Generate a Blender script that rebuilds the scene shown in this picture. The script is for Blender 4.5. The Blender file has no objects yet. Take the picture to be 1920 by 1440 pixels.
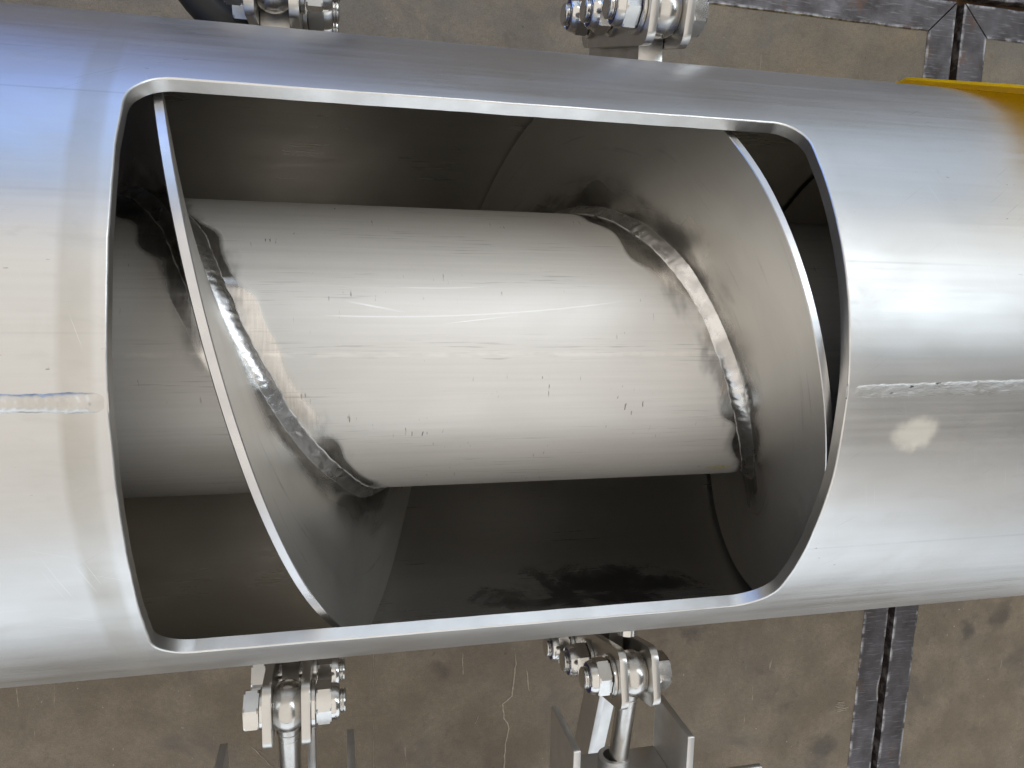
import bpy, bmesh, math, random
from mathutils import Vector, Matrix, noise
random.seed(7)
sc = bpy.context.scene
col = sc.collection
PI = math.pi

# ------------------------------------------------------------------ camera
CAM_POS = (-0.029196, 0.051322, 0.477756)
CAM_ROT = ((0.973953, 0.011923, -0.226435),
           (0.022356, 0.988701, 0.148222),
           (0.225644, -0.149423, 0.962682))
cam_data = bpy.data.cameras.new('camera')
cam_data.sensor_fit = 'HORIZONTAL'
cam_data.sensor_width = 36.0
cam_data.lens = 36.0 * 1429.4 / 1920.0
cam_data.clip_start = 0.01
cam_data.clip_end = 100.0
cam = bpy.data.objects.new('camera', cam_data)
mw = Matrix(CAM_ROT).to_4x4()
mw.translation = Vector(CAM_POS)
cam.matrix_world = mw
col.objects.link(cam)
sc.camera = cam

# ------------------------------------------------------------------ world, lamps, exposure
world = bpy.data.worlds.new('World')
sc.world = world
world.use_nodes = True
bg = world.node_tree.nodes['Background']
bg.inputs[0].default_value = (0.66, 0.65, 0.64, 1)
bg.inputs[1].default_value = 0.20


def area(name, loc, target, sx, sy, radiance, color):
    d = bpy.data.lights.new(name, 'AREA')
    d.shape = 'RECTANGLE'
    d.size, d.size_y = sx, sy
    d.energy = radiance * PI * sx * sy
    d.color = color
    o = bpy.data.objects.new(name, d)
    o.location = loc
    o.rotation_euler = (Vector(target) - Vector(loc)).to_track_quat('-Z', 'Y').to_euler()
    col.objects.link(o)
    return o


area('roof_light_main', (-1.9, 0.0, 3.2), (-1.9, 0.0, 0), 6.8, 8.0, 0.92, (1.0, 0.945, 0.87))
area('roof_light_far', (3.5, 3.0, 3.2), (3.5, 3.0, 0), 3.8, 2.4, 1.2, (0.97, 0.99, 1.0))
area('roof_light_near', (3.5, -3.4, 3.2), (3.5, -3.4, 0), 3.8, 2.0, 1.15, (0.97, 0.99, 1.0))
area('roof_light_strip', (2.2, 1.85, 3.1), (0.4, 0.05, 0.0), 4.0, 0.65, 5.6, (0.80, 0.91, 1.0))
area('side_fill_far', (1.9, 4.4, 1.45), (1.9, 0, 1.45), 6.2, 3.5, 0.95, (0.70, 0.83, 1.0))  # cool fill panel added to light the far flank; not an actual window
area('side_fill_near', (0.3, -4.4, 1.4), (0.3, 0, 1.4), 9.0, 3.6, 1.35, (0.84, 0.92, 1.0))  # added cool fill panel for the tube's near flank, no real window
area('blue_fill', (-2.3, 3.6, 1.0), (-0.6, 0, 0.4), 3.0, 2.6, 1.05, (0.24, 0.49, 1.0))  # added blue lamp tinting the tube's far left reflections; no actual doorway
area('blue_fill_low', (-0.85, 1.15, 0.0), (-0.4, 0, 0.1), 1.35, 0.80, 0.75, (0.11, 0.27, 1.0))  # added blue lamp standing in for an unseen person's blue clothing

sc.view_settings.view_transform = 'Standard'
sc.view_settings.look = 'None'
sc.view_settings.exposure = 0.0
sc.view_settings.gamma = 1.0
sc.view_settings.use_curve_mapping = False
sc.render.engine = 'CYCLES'
sc.cycles.use_denoising = True
sc.cycles.use_adaptive_sampling = True
sc.cycles.adaptive_threshold = 0.03
sc.cycles.max_bounces = 9
sc.cycles.glossy_bounces = 7
sc.cycles.diffuse_bounces = 4
sc.cycles.sample_clamp_indirect = 8.0

# ------------------------------------------------------------------ dimensions (metres)
R, WALL = 0.178, 0.0062            # tube
RI = R - WALL
OX0, OX1, OTH = -0.1092, 0.1983, 0.786   # opening
RS = 0.0859                       # shaft radius
RF = 0.1685                       # flight radius
TF = 0.0043                       # flight thickness along the axis
PITCH, PHASE = 0.26563, -0.0708
SY = 0.0014                       # screw axis offset
FLOOR_Z = -0.42
FLOOR_ROT = -0.013875


def smooth(a, b, x):
    t = min(1.0, max(0.0, (x - a) / (b - a)))
    return t * t * (3 - 2 * t)


def flight_x(u):
    """axial position of the flight's middle at helix angle u (theta = -u)"""
    k = math.floor((u + PI) / (2 * PI))
    th = -(u - 2 * PI * k)
    w = 1 - smooth(0.75, 1.7, abs(th))
    dev = 0.0
    if k == 0:
        dev = (-0.0015 + 0.008 * min(th * th, 0.7)) * w
    elif k == 1:
        dev = (-0.0008 + 0.0045 * max(-0.4, min(0.6, th))) * w
    return PHASE + PITCH * u / (2 * PI) + dev


# ------------------------------------------------------------------ node helpers
class NT:
    def __init__(self, name):
        self.m = bpy.data.materials.new(name)
        self.m.use_nodes = True
        self.t = self.m.node_tree
        self.n = self.t.nodes
        self.b = self.n['Principled BSDF']

    def node(self, typ, **kw):
        o = self.n.new(typ)
        for k, v in kw.items():
            setattr(o, k, v)
        return o

    def put(self, sock, v):
        if hasattr(v, 'is_output'):
            self.t.links.new(v, sock)
        else:
            sock.default_value = v

    def set(self, name, v):
        self.put(self.b.inputs[name], v)

    def math(self, op, a, b=None, c=None, clamp=False):
        o = self.node('ShaderNodeMath', operation=op, use_clamp=clamp)
        self.put(o.inputs[0], a)
        if b is not None:
            self.put(o.inputs[1], b)
        if c is not None:
            self.put(o.inputs[2], c)
        return o.outputs[0]

    def uv(self):
        return self.node('ShaderNodeUVMap', uv_map='UVMap').outputs[0]

    def obj(self):
        return self.node('ShaderNodeTexCoord').outputs['Object']

    def scale(self, vec, s, off=(0, 0, 0)):
        o = self.node('ShaderNodeMapping')
        self.put(o.inputs['Vector'], vec)
        o.inputs['Scale'].default_value = s
        o.inputs['Location'].default_value = off
        return o.outputs[0]

    def noise(self, vec, scale=1.0, detail=4.0, rough=0.55, dist=0.0):
        o = self.node('ShaderNodeTexNoise')
        self.put(o.inputs['Vector'], vec)
        o.inputs['Scale'].default_value = scale
        o.inputs['Detail'].default_value = detail
        o.inputs['Roughness'].default_value = rough
        o.inputs['Distortion'].default_value = dist
        return o.outputs['Fac']

    def map(self, v, a, b, c, d, mode='LINEAR'):
        o = self.node('ShaderNodeMapRange', interpolation_type=mode)
        self.put(o.inputs[0], v)
        for i, q in enumerate((a, b, c, d)):
            o.inputs[i + 1].default_value = q
        return o.outputs[0]

    def mix(self, f, a, b, blend='MIX'):
        o = self.node('ShaderNodeMix', data_type='RGBA', blend_type=blend)
        self.put(o.inputs[0], f)
        self.put(o.inputs[6], a if hasattr(a, 'is_output') else (*a, 1))
        self.put(o.inputs[7], b if hasattr(b, 'is_output') else (*b, 1))
        return o.outputs[2]

    def sep(self, vec):
        o = self.node('ShaderNodeSeparateXYZ')
        self.put(o.inputs[0], vec)
        return o.outputs

    def bump(self, h, strength=0.3, dist=0.001, prev=None):
        o = self.node('ShaderNodeBump')
        o.inputs['Strength'].default_value = strength
        o.inputs['Distance'].default_value = dist
        self.put(o.inputs['Height'], h)
        if prev is not None:
            self.put(o.inputs['Normal'], prev)
        return o.outputs[0]

    def attr(self, name):
        return self.node('ShaderNodeAttribute', attribute_name=name).outputs['Fac']

    def line(self, u, v, pts, w):
        """a thin scratch: 1 near v = a + b*(u-u0) + c*(u-u0)^2 for u between ends"""
        u0, u1, a, b, c = pts
        du = self.math('SUBTRACT', u, u0)
        f = self.math('MULTIPLY_ADD', self.math('MULTIPLY_ADD', du, c, b), du, a)
        d = self.math('ABSOLUTE', self.math('SUBTRACT', v, f))
        m = self.map(d, w * 0.4, w, 1, 0)
        e = self.map(u, u0, u0 + 0.012, 0, 1)
        g = self.map(u, u1 - 0.02, u1, 1, 0)
        return self.math('MULTIPLY', m, self.math('MULTIPLY', e, g))


def steel_sheet(name, base, rough, kind):
    """rolled stainless sheet; UV is in metres, u along the axis, v round the girth"""
    t = NT(name)
    uv = t.uv()
    u, v, _ = t.sep(uv)
    streak = t.noise(t.scale(uv, (7, 420, 1)), detail=5)
    streak2 = t.noise(t.scale(uv, (3, 90, 1), (3, 1, 0)), detail=3)
    cloud = t.noise(t.scale(uv, (9, 14, 1), (1, 5, 0)), detail=5, dist=0.6)
    fine = t.noise(t.scale(uv, (60, 2200, 1)), detail=2)
    c = t.mix(t.map(streak, 0.3, 0.7, 0, 1), [x * 0.965 for x in base], [min(1, x * 1.025) for x in base])
    c = t.mix(t.map(cloud, 0.38, 0.72, 0, 0.6), c, (base[0] * 0.9, base[1] * 0.875, base[2] * 0.84))
    r = t.math('ADD', rough, t.map(streak, 0.3, 0.7, -0.035, 0.035))
    r = t.math('ADD', r, t.map(cloud, 0.3, 0.7, -0.06, 0.07))
    r = t.math('ADD', r, t.map(streak2, 0.35, 0.65, -0.03, 0.03))
    if kind == 'outer':
        # ghost of a tape band round the girth, left of the opening
        wob = t.math('MULTIPLY_ADD', t.math('SUBTRACT', t.noise(t.scale(uv, (2, 14, 1)), detail=2), 0.5), 0.004, u)
        band = t.math('MULTIPLY', t.map(wob, -0.1275, -0.1245, 0, 1), t.map(wob, -0.1155, -0.113, 1, 0))
        band = t.math('MULTIPLY', band, t.map(t.noise(t.scale(uv, (30, 26, 1), (4, 0, 0)), detail=4), 0.3, 0.65, 0.35, 1))
        # polished rim round the opening
        rim = t.map(t.attr('rim'), 0.0, 0.012, 1, 0, 'SMOOTHSTEP')
        c = t.mix(t.math('MULTIPLY', band, 0.8), c, (base[0] * 0.80, base[1] * 0.77, base[2] * 0.71))
        c = t.mix(t.math('MULTIPLY', rim, 0.35), c, [min(1, x * 1.12) for x in base])
        r = t.math('ADD', r, t.math('MULTIPLY', band, 0.09))
        # draw marks: a few fine dark lines along the tube
        ln = t.noise(t.scale(uv, (0.9, 260, 1), (0, 9, 0)), detail=1)
        lnm = t.math('MULTIPLY', t.map(ln, 0.68, 0.74, 0, 1), t.map(t.noise(t.scale(uv, (5, 20, 1), (7, 7, 0))), 0.45, 0.6, 0, 1))
        c = t.mix(t.math('MULTIPLY', lnm, 0.22), c, (0.22, 0.22, 0.24))
        # smeared handling stains and a pale, cream coloured spot by the seam
        sme = t.noise(t.scale(uv, (26, 60, 1), (8, 2, 0)), detail=6, rough=0.65, dist=1.2)
        smm = t.math('MULTIPLY', t.map(sme, 0.52, 0.66, 0, 1), t.map(t.noise(t.scale(uv, (7, 9, 1), (1, 1, 0)), detail=2), 0.42, 0.6, 0, 1))
        c = t.mix(t.math('MULTIPLY', smm, 0.22), c, (base[0] * 0.72, base[1] * 0.68, base[2] * 0.62))
        r = t.math('ADD', r, t.math('MULTIPLY', smm, 0.06))
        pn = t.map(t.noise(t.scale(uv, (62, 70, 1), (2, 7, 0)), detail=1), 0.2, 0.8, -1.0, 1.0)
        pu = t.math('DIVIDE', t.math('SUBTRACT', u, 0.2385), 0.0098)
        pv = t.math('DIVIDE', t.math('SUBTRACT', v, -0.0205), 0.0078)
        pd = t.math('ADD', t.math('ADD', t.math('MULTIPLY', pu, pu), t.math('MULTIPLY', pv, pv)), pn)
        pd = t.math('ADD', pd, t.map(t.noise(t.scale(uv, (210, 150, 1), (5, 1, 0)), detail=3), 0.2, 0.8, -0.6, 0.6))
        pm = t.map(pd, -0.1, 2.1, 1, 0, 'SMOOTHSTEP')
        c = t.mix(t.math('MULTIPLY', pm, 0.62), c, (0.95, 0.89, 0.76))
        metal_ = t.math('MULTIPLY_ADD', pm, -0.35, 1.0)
        for k, (ang, sc_, of) in enumerate(((0.35, (14, 1500, 1), 1.0), (-0.6, (18, 1700, 1), 5.0), (1.25, (20, 1600, 1), 9.0))):
            mp = t.node('ShaderNodeMapping')
            t.put(mp.inputs['Vector'], uv)
            mp.inputs['Rotation'].default_value = (0, 0, ang)
            sn = t.noise(t.scale(mp.outputs[0], sc_, (of, of, 0)), detail=1)
            gn = t.noise(t.scale(uv, (16, 18, 1), (of, 2, 0)), detail=3)
            sm_ = t.math('MULTIPLY', t.map(sn, 0.72, 0.76, 0, 1), t.map(gn, 0.50, 0.62, 0, 1))
            c = t.mix(t.math('MULTIPLY', sm_, 0.45), c, (0.90, 0.90, 0.90) if k != 1 else (0.25, 0.25, 0.25))
            r = t.math('ADD', r, t.math('MULTIPLY', sm_, 0.08))
        # specks and short dark scuffs
        sp = t.noise(t.scale(uv, (150, 420, 1), (2, 2, 0)), detail=3)
        spm = t.math('MULTIPLY', t.map(sp, 0.70, 0.745, 0, 1), t.map(t.noise(t.scale(uv, (11, 16, 1), (0, 3, 0))), 0.48, 0.62, 0, 1))
        c = t.mix(t.math('MULTIPLY', spm, 0.75), c, (0.12, 0.115, 0.11))
    if kind == 'inner':
        # dull dark residue smeared on the far inside face
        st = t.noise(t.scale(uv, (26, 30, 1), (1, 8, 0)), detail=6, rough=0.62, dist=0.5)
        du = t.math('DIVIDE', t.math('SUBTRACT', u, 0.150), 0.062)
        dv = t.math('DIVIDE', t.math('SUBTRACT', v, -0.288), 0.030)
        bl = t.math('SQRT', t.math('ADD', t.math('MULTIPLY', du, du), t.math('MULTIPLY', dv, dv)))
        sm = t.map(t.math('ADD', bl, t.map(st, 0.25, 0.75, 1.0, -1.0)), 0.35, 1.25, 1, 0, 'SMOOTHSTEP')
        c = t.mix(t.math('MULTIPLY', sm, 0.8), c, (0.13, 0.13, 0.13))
        r = t.math('ADD', r, t.math('MULTIPLY', sm, -0.10))
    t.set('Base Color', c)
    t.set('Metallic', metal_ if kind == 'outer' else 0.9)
    t.set('Roughness', r)
    t.set('Anisotropic', 0.45 if kind == 'outer' else 0.1)
    tg = t.node('ShaderNodeTangent', direction_type='UV_MAP', uv_map='UVMap')
    t.set('Tangent', tg.outputs[0])
    b1 = t.bump(t.math('ADD', streak, t.math('MULTIPLY', fine, 0.5)), 0.07 if kind == 'outer' else 0.03, 0.0002)
    dent = t.noise(t.scale(uv, (11, 15, 1), (4, 4, 0)), detail=2)
    b2 = t.bump(dent, 0.30, 0.0028, t.bump(cloud, 0.25, 0.0006, b1))
    t.set('Normal', b2)
    return t.m


def shaft_material():
    t = NT('satin_shaft_steel')
    uv = t.uv()
    u, v, _ = t.sep(uv)
    base = (0.76, 0.735, 0.70)
    streak = t.noise(t.scale(uv, (9, 380, 1)), detail=5)
    cloud = t.noise(t.scale(uv, (12, 18, 1), (2, 3, 0)), detail=5, dist=0.4)
    c = t.mix(t.map(streak, 0.3, 0.7, 0, 1), [x * 0.95 for x in base], [x * 1.04 for x in base])
    c = t.mix(t.map(cloud, 0.4, 0.75, 0, 0.55), c, (0.67, 0.645, 0.61))
    r = t.math('ADD', 0.54, t.map(streak, 0.3, 0.7, -0.03, 0.03))
    r = t.math('ADD', r, t.map(cloud, 0.3, 0.7, -0.04, 0.05))
    # ground and polished zone beside the flight welds
    dw = t.attr('weld_distance')
    zn = t.noise(t.scale(uv, (24, 22, 1), (5, 5, 0)), detail=1)
    zone = t.map(t.math('ADD', dw, t.map(zn, 0.25, 0.75, -0.014, 0.014)), 0.0175, 0.0215, 1, 0)
    grind = t.noise(t.scale(uv, (700, 60, 1), (1, 1, 0)), detail=3)
    r = t.math('ADD', r, t.math('MULTIPLY', zone, -0.38))
    c = t.mix(t.math('MULTIPLY', zone, t.map(grind, 0.35, 0.65, 0.05, 0.5)), c, (0.50, 0.49, 0.49))
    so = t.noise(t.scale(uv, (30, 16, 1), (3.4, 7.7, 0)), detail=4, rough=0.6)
    weld_dark = t.math('MULTIPLY', t.map(t.math('ADD', dw, t.map(so, 0.3, 0.7, 0.010, -0.010)), 0.008, 0.022, 1, 0, 'SMOOTHSTEP'), t.map(so, 0.46, 0.60, 0, 0.62))  # darker patches beside the flight welds, broken up by noise
    c = t.mix(weld_dark, c, (0.13, 0.125, 0.125))
    # short dark ticks round the girth, in loose groups
    tk = t.noise(t.scale(uv, (520, 95, 1)), detail=2)
    tg = t.noise(t.scale(uv, (20, 38, 1), (3, 6, 0)), detail=3)
    tick = t.math('MULTIPLY', t.map(tk, 0.68, 0.72, 0, 1), t.map(tg, 0.52, 0.6, 0, 1))
    c = t.mix(t.math('MULTIPLY', tick, t.map(tg, 0.52, 0.68, 0.25, 0.85)), c, (0.12, 0.115, 0.11))
    # longitudinal rub marks
    rb = t.noise(t.scale(uv, (30, 900, 1), (4, 4, 0)), detail=3)
    rg = t.noise(t.scale(uv, (8, 60, 1), (9, 1, 0)), detail=3)
    rub = t.math('MULTIPLY', t.map(rb, 0.56, 0.66, 0, 1), t.map(rg, 0.53, 0.63, 0, 1))
    c = t.mix(t.math('MULTIPLY', rub, 0.36), c, (0.27, 0.25, 0.23))
    # bright scratches
    s1 = t.line(u, v, (-0.035, 0.126, 0.0255, -0.03, 0.55), 0.00042)
    s2 = t.line(u, v, (-0.024, 0.008, 0.0333, -0.19, 0.0), 0.0006)
    s3 = t.line(u, v, (0.026, 0.068, 0.0215, 0.12, 0.0), 0.0003)
    s4 = t.line(u, v, (0.0, 0.055, 0.0415, -0.05, 1.4), 0.0003)
    sc_ = t.math('MAXIMUM', t.math('MAXIMUM', s1, s2), t.math('MAXIMUM', s3, s4))
    c = t.mix(t.math('MULTIPLY', sc_, 0.95), c, (1.0, 1.0, 1.0))
    r = t.math('ADD', r, t.math('MULTIPLY', sc_, 0.15))
    # faint weld line of the rolled shaft and a yellow crayon mark
    sm = t.map(t.math('ABSOLUTE', t.math('SUBTRACT', v, 0.0055)), 0.0008, 0.002, 1, 0)
    smn = t.map(t.noise(t.scale(uv, (90, 300, 1))), 0.4, 0.62, 0, 1)
    c = t.mix(t.math('MULTIPLY', t.math('MULTIPLY', sm, smn), 0.35), c, (0.95, 0.92, 0.86))
    yu = t.math('DIVIDE', t.math('SUBTRACT', u, 0.2085), 0.010)
    yv = t.math('DIVIDE', t.math('SUBTRACT', v, -0.0850), 0.0045)
    yd = t.math('ADD', t.math('MULTIPLY', yu, yu), t.math('MULTIPLY', yv, yv))
    ym = t.math('MULTIPLY', t.map(yd, 0.5, 1.0, 1, 0), t.map(t.noise(t.scale(uv, (420, 420, 1))), 0.45, 0.55, 0, 1))
    c = t.mix(t.math('MULTIPLY', ym, 0.8), c, (0.72, 0.60, 0.05))
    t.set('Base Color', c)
    t.set('Metallic', t.math('MULTIPLY_ADD', zone, 0.58, 0.40))
    t.set('Roughness', r)
    t.set('Anisotropic', 0.3)
    tn = t.node('ShaderNodeTangent', direction_type='UV_MAP', uv_map='UVMap')
    t.set('Tangent', tn.outputs[0])
    h = t.math('ADD', streak, t.math('MULTIPLY', t.math('MULTIPLY', zone, grind), 0.9))
    t.set('Normal', t.bump(cloud, 0.2, 0.0005, t.bump(h, 0.12, 0.0002)))
    return t.m


def flight_material():
    """UV: u = radius, v = arc length"""
    t = NT('rolled_flight_steel')
    uv = t.uv()
    u, v, _ = t.sep(uv)
    base = (0.69, 0.665, 0.62)
    cloud = t.noise(t.scale(uv, (22, 13, 1)), detail=5, dist=0.8)
    arcs = t.noise(t.scale(uv, (240, 9, 1), (3, 0, 0)), detail=4)
    c = t.mix(t.map(cloud, 0.35, 0.7, 0, 0.8), base, (0.61, 0.585, 0.54))
    scuff = t.math('MULTIPLY', t.map(arcs, 0.58, 0.7, 0, 1), t.map(t.noise(t.scale(uv, (50, 22, 1), (6, 6, 0))), 0.5, 0.62, 0, 1))
    c = t.mix(t.math('MULTIPLY', scuff, 0.45), c, (0.22, 0.21, 0.20))
    r = t.math('ADD', 0.37, t.map(cloud, 0.3, 0.7, -0.05, 0.06))
    # polished zone beside the weld
    zn = t.noise(t.scale(uv, (28, 20, 1), (5, 2, 0)), detail=1)
    d = t.math('SUBTRACT', u, RS)
    zone = t.map(t.math('ADD', d, t.map(zn, 0.25, 0.75, -0.012, 0.012)), 0.000, 0.034, 1, 0, 'SMOOTHSTEP')
    grind = t.noise(t.scale(uv, (60, 600, 1), (1, 1, 0)), detail=3)
    r = t.math('ADD', r, t.math('MULTIPLY', zone, -0.19))
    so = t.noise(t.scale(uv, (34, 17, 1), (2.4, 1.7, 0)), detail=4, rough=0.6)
    weld_dark = t.math('MULTIPLY', t.map(t.math('ADD', d, t.map(so, 0.3, 0.7, 0.010, -0.010)), 0.006, 0.024, 1, 0, 'SMOOTHSTEP'), t.map(so, 0.45, 0.60, 0, 0.6))  # blade colour darkened near its root in noisy patches
    c = t.mix(weld_dark, c, (0.14, 0.135, 0.13))
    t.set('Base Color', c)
    t.set('Metallic', t.math('MULTIPLY_ADD', zone, 0.10, 0.88))
    t.set('Roughness', r)
    h = t.math('ADD', t.math('MULTIPLY', arcs, 0.4), t.math('MULTIPLY', t.math('MULTIPLY', zone, grind), 0.8))
    t.set('Normal', t.bump(cloud, 0.3, 0.0008, t.bump(h, 0.12, 0.0002)))
    return t.m


def metal(name, color, rough, bump=0.1, bscale=300, stretch=(1, 1, 1), var=0.12, dirt=None):
    t = NT(name)
    o = t.obj()
    n = t.noise(t.scale(o, tuple(bscale * s for s in stretch)), detail=4)
    n2 = t.noise(o, scale=45, detail=4)
    c = t.mix(t.map(n2, 0.35, 0.7, 0, 1), color, [x * (1 - var) for x in color])
    if dirt:
        n3 = t.noise(o, scale=90, detail=5, rough=0.65)
        c = t.mix(t.map(n3, 0.52, 0.68, 0, 0.85), c, dirt)
    t.set('Base Color', c)
    t.set('Metallic', 1.0)
    t.set('Roughness', t.math('ADD', rough, t.map(n2, 0.3, 0.7, -0.04, 0.06)))
    t.set('Normal', t.bump(n, bump, 0.0003))
    return t.m


def weld_material():
    t = NT('weld_bead_steel')
    o = t.obj()
    n = t.noise(o, scale=420, detail=5, rough=0.6)
    n2 = t.noise(o, scale=60, detail=3)
    c = t.mix(t.map(n2, 0.4, 0.62, 0, 1), (0.76, 0.745, 0.73), (0.52, 0.50, 0.48))
    toe = t.math('MULTIPLY', t.attr('toe'), t.map(t.noise(o, scale=140, detail=2), 0.38, 0.52, 0, 1))
    c = t.mix(t.math('MULTIPLY', toe, 0.9), c, (0.92, 0.90, 0.87))
    t.set('Base Color', c)
    t.set('Metallic', t.math('MULTIPLY_ADD', toe, -0.4, 1.0))
    t.set('Roughness', t.math('MULTIPLY_ADD', toe, 0.25, t.map(n2, 0.35, 0.65, 0.22, 0.38)))
    t.set('Normal', t.bump(n, 0.3, 0.0005))
    return t.m


def seam_material(ground):
    t = NT('ground_seam_steel' if ground else 'rippled_seam_steel')
    o = t.obj()
    n = t.noise(t.scale(o, (260, 500, 300)), detail=5)
    n2 = t.noise(o, scale=70, detail=4)
    c = t.mix(t.map(n2, 0.4, 0.65, 0, 1), (0.62, 0.608, 0.59), (0.55, 0.53, 0.50))
    if ground:
        pit = t.noise(t.scale(o, (130, 420, 100), (0.3, 0, 0)), detail=4)
        c = t.mix(t.map(pit, 0.655, 0.70, 0, 0.9), c, (0.05, 0.05, 0.05))
    tn = t.noise(t.scale(o, (200, 300, 200), (2, 2, 2)), detail=3)
    c = t.mix(t.math('MULTIPLY', t.attr('toe'), t.map(tn, 0.4, 0.6, 0.15, 0.75)), c, (0.26, 0.25, 0.24))
    t.set('Base Color', c)
    t.set('Metallic', 1.0)
    t.set('Roughness', 0.46 if ground else 0.33)
    t.set('Normal', t.bump(n, 0.45 if ground else 0.25, 0.0006))
    return t.m


def plain(name, color, rough, sub=0.0):
    t = NT(name)
    o = t.obj()
    n = t.noise(o, scale=160, detail=4)
    t.set('Base Color', t.mix(t.map(n, 0.35, 0.65, 0, 1), color, [x * 0.82 for x in color]))
    t.set('Roughness', rough)
    if sub:
        t.set('Transmission Weight', 0.0)
        t.set('Subsurface Weight', sub)
        t.set('Subsurface Radius', (0.01, 0.006, 0.002))
    t.set('Normal', t.bump(n, 0.08, 0.0004))
    return t.m


def concrete():
    t = NT('stained_concrete')
    o = t.obj()
    big = t.noise(o, scale=3.2, detail=6, rough=0.6, dist=0.4)
    mid = t.noise(o, scale=17, detail=6, rough=0.62)
    fine = t.noise(o, scale=160, detail=4, rough=0.6)
    blot = t.noise(t.scale(o, (8, 8, 8), (3.1, 1.7, 0)), scale=1.0, detail=5, rough=0.55, dist=0.7)
    x, y, z = t.sep(o)
    # warm brown on the near side, greyer beyond the tube
    side = t.map(t.math('ADD', y, t.map(big, 0.3, 0.7, -0.15, 0.15)), -0.25, 0.35, 0, 1)
    c = t.mix(side, (0.215, 0.168, 0.113), (0.218, 0.195, 0.162))
    c = t.mix(t.map(big, 0.35, 0.68, 0, 0.8), c, (0.152, 0.119, 0.083))
    c = t.mix(t.map(mid, 0.42, 0.70, 0, 0.75), c, (0.300, 0.242, 0.170))
    c = t.mix(t.map(blot, 0.58, 0.70, 0, 0.65), c, (0.105, 0.088, 0.070))
    # oil spots
    vo = t.node('ShaderNodeTexVoronoi', feature='F1')
    t.put(vo.inputs['Vector'], t.scale(o, (9, 9, 0), (0.4, 0.8, 0)))
    vo.inputs['Scale'].default_value = 1.0
    vo.inputs['Randomness'].default_value = 1.0
    vm = t.math('MULTIPLY', t.map(t.math('ADD', vo.outputs['Distance'], t.map(mid, 0.3, 0.7, -0.12, 0.12)), 0.12, 0.26, 1, 0, 'SMOOTHSTEP'),
                t.map(t.noise(o, scale=5.5, detail=2), 0.5, 0.6, 0, 0.75))
    c = t.mix(vm, c, (0.075, 0.062, 0.050))
    c = t.mix(t.map(fine, 0.40, 0.66, 0, 0.35), c, (0.15, 0.125, 0.098))
    # pale grit and little white flecks
    fl = t.noise(t.scale(o, (210, 150, 200), (5, 5, 0)), detail=3)
    flg = t.noise(o, scale=11, detail=3)
    fm = t.math('MULTIPLY', t.map(fl, 0.705, 0.735, 0, 1), t.map(flg, 0.45, 0.6, 0.1, 1))
    c = t.mix(t.math('MULTIPLY', fm, 0.8), c, (0.62, 0.56, 0.47))
    pit = t.noise(o, scale=120, detail=3)
    pm = t.map(pit, 0.28, 0.25, 0, 1)
    c = t.mix(t.math('MULTIPLY', pm, 0.5), c, (0.07, 0.06, 0.05))
    gr = t.noise(o, scale=620, detail=3, rough=0.7)
    c = t.mix(t.map(gr, 0.35, 0.65, 0, 1), c, t.mix(1.0, c, (0.74, 0.73, 0.72), 'MULTIPLY'))
    wr = t.noise(t.scale(o, (60, 46, 1), (9, 3, 0)), detail=7, rough=0.75, dist=0.6)
    wm = t.math('MULTIPLY', t.map(wr, 0.55, 0.63, 0, 0.5), t.map(big, 0.4, 0.6, 0.2, 1))
    c = t.mix(wm, c, (0.095, 0.080, 0.062))
    # dry scuff strokes
    sw = t.noise(t.scale(o, (170, 24, 10), (2, 2, 0)), detail=4)
    swm = t.math('MULTIPLY', t.map(sw, 0.66, 0.72, 0, 1), t.map(t.noise(o, scale=7, detail=2), 0.5, 0.62, 0, 1))
    c = t.mix(t.math('MULTIPLY', swm, 0.4), c, (0.50, 0.43, 0.34))
    t.set('Base Color', c)
    t.set('Roughness', t.map(blot, 0.4, 0.7, 0.78, 0.5))
    h = t.math('ADD', fine, t.math('MULTIPLY', mid, 1.5))
    t.set('Normal', t.bump(t.math('SUBTRACT', h, t.math('MULTIPLY', pm, 1.5)), 0.45, 0.002))
    return t.m


def edge_iron():
    t = NT('worn_edge_iron')
    o = t.obj()
    n = t.noise(o, scale=24, detail=5, rough=0.6)
    s = t.noise(t.scale(o, (330, 330, 50)), detail=4)
    dg = t.node('ShaderNodeMapping')
    t.put(dg.inputs['Vector'], o)
    dg.inputs['Rotation'].default_value = (0, 0, 0.7)
    dg.inputs['Scale'].default_value = (40, 420, 40)
    scr = t.noise(dg.outputs[0], detail=4)
    c = t.mix(t.map(n, 0.36, 0.66, 0, 1), (0.120, 0.110, 0.115), (0.070, 0.062, 0.062))
    c = t.mix(t.map(scr, 0.55, 0.72, 0, 0.6), c, (0.25, 0.24, 0.25))
    ru = t.noise(t.scale(o, (30, 18, 30), (2, 7, 0)), detail=5, rough=0.65)
    rm = t.map(ru, 0.58, 0.72, 0, 0.6)
    c = t.mix(rm, c, (0.15, 0.07, 0.035))
    edge = t.map(t.attr('edge'), 0.0, 0.005, 1, 0)
    en = t.noise(t.scale(o, (50, 50, 50), (1, 4, 0)), detail=4)
    em = t.math('MULTIPLY', edge, t.map(en, 0.46, 0.62, 0, 1))
    c = t.mix(t.math('MULTIPLY', em, 0.75), c, (0.58, 0.57, 0.58))
    t.set('Base Color', c)
    t.set('Metallic', 0.75)
    t.set('Roughness', t.map(n, 0.3, 0.7, 0.36, 0.6))
    t.set('Normal', t.bump(t.math('ADD', s, scr), 0.3, 0.001))
    return t.m


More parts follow.
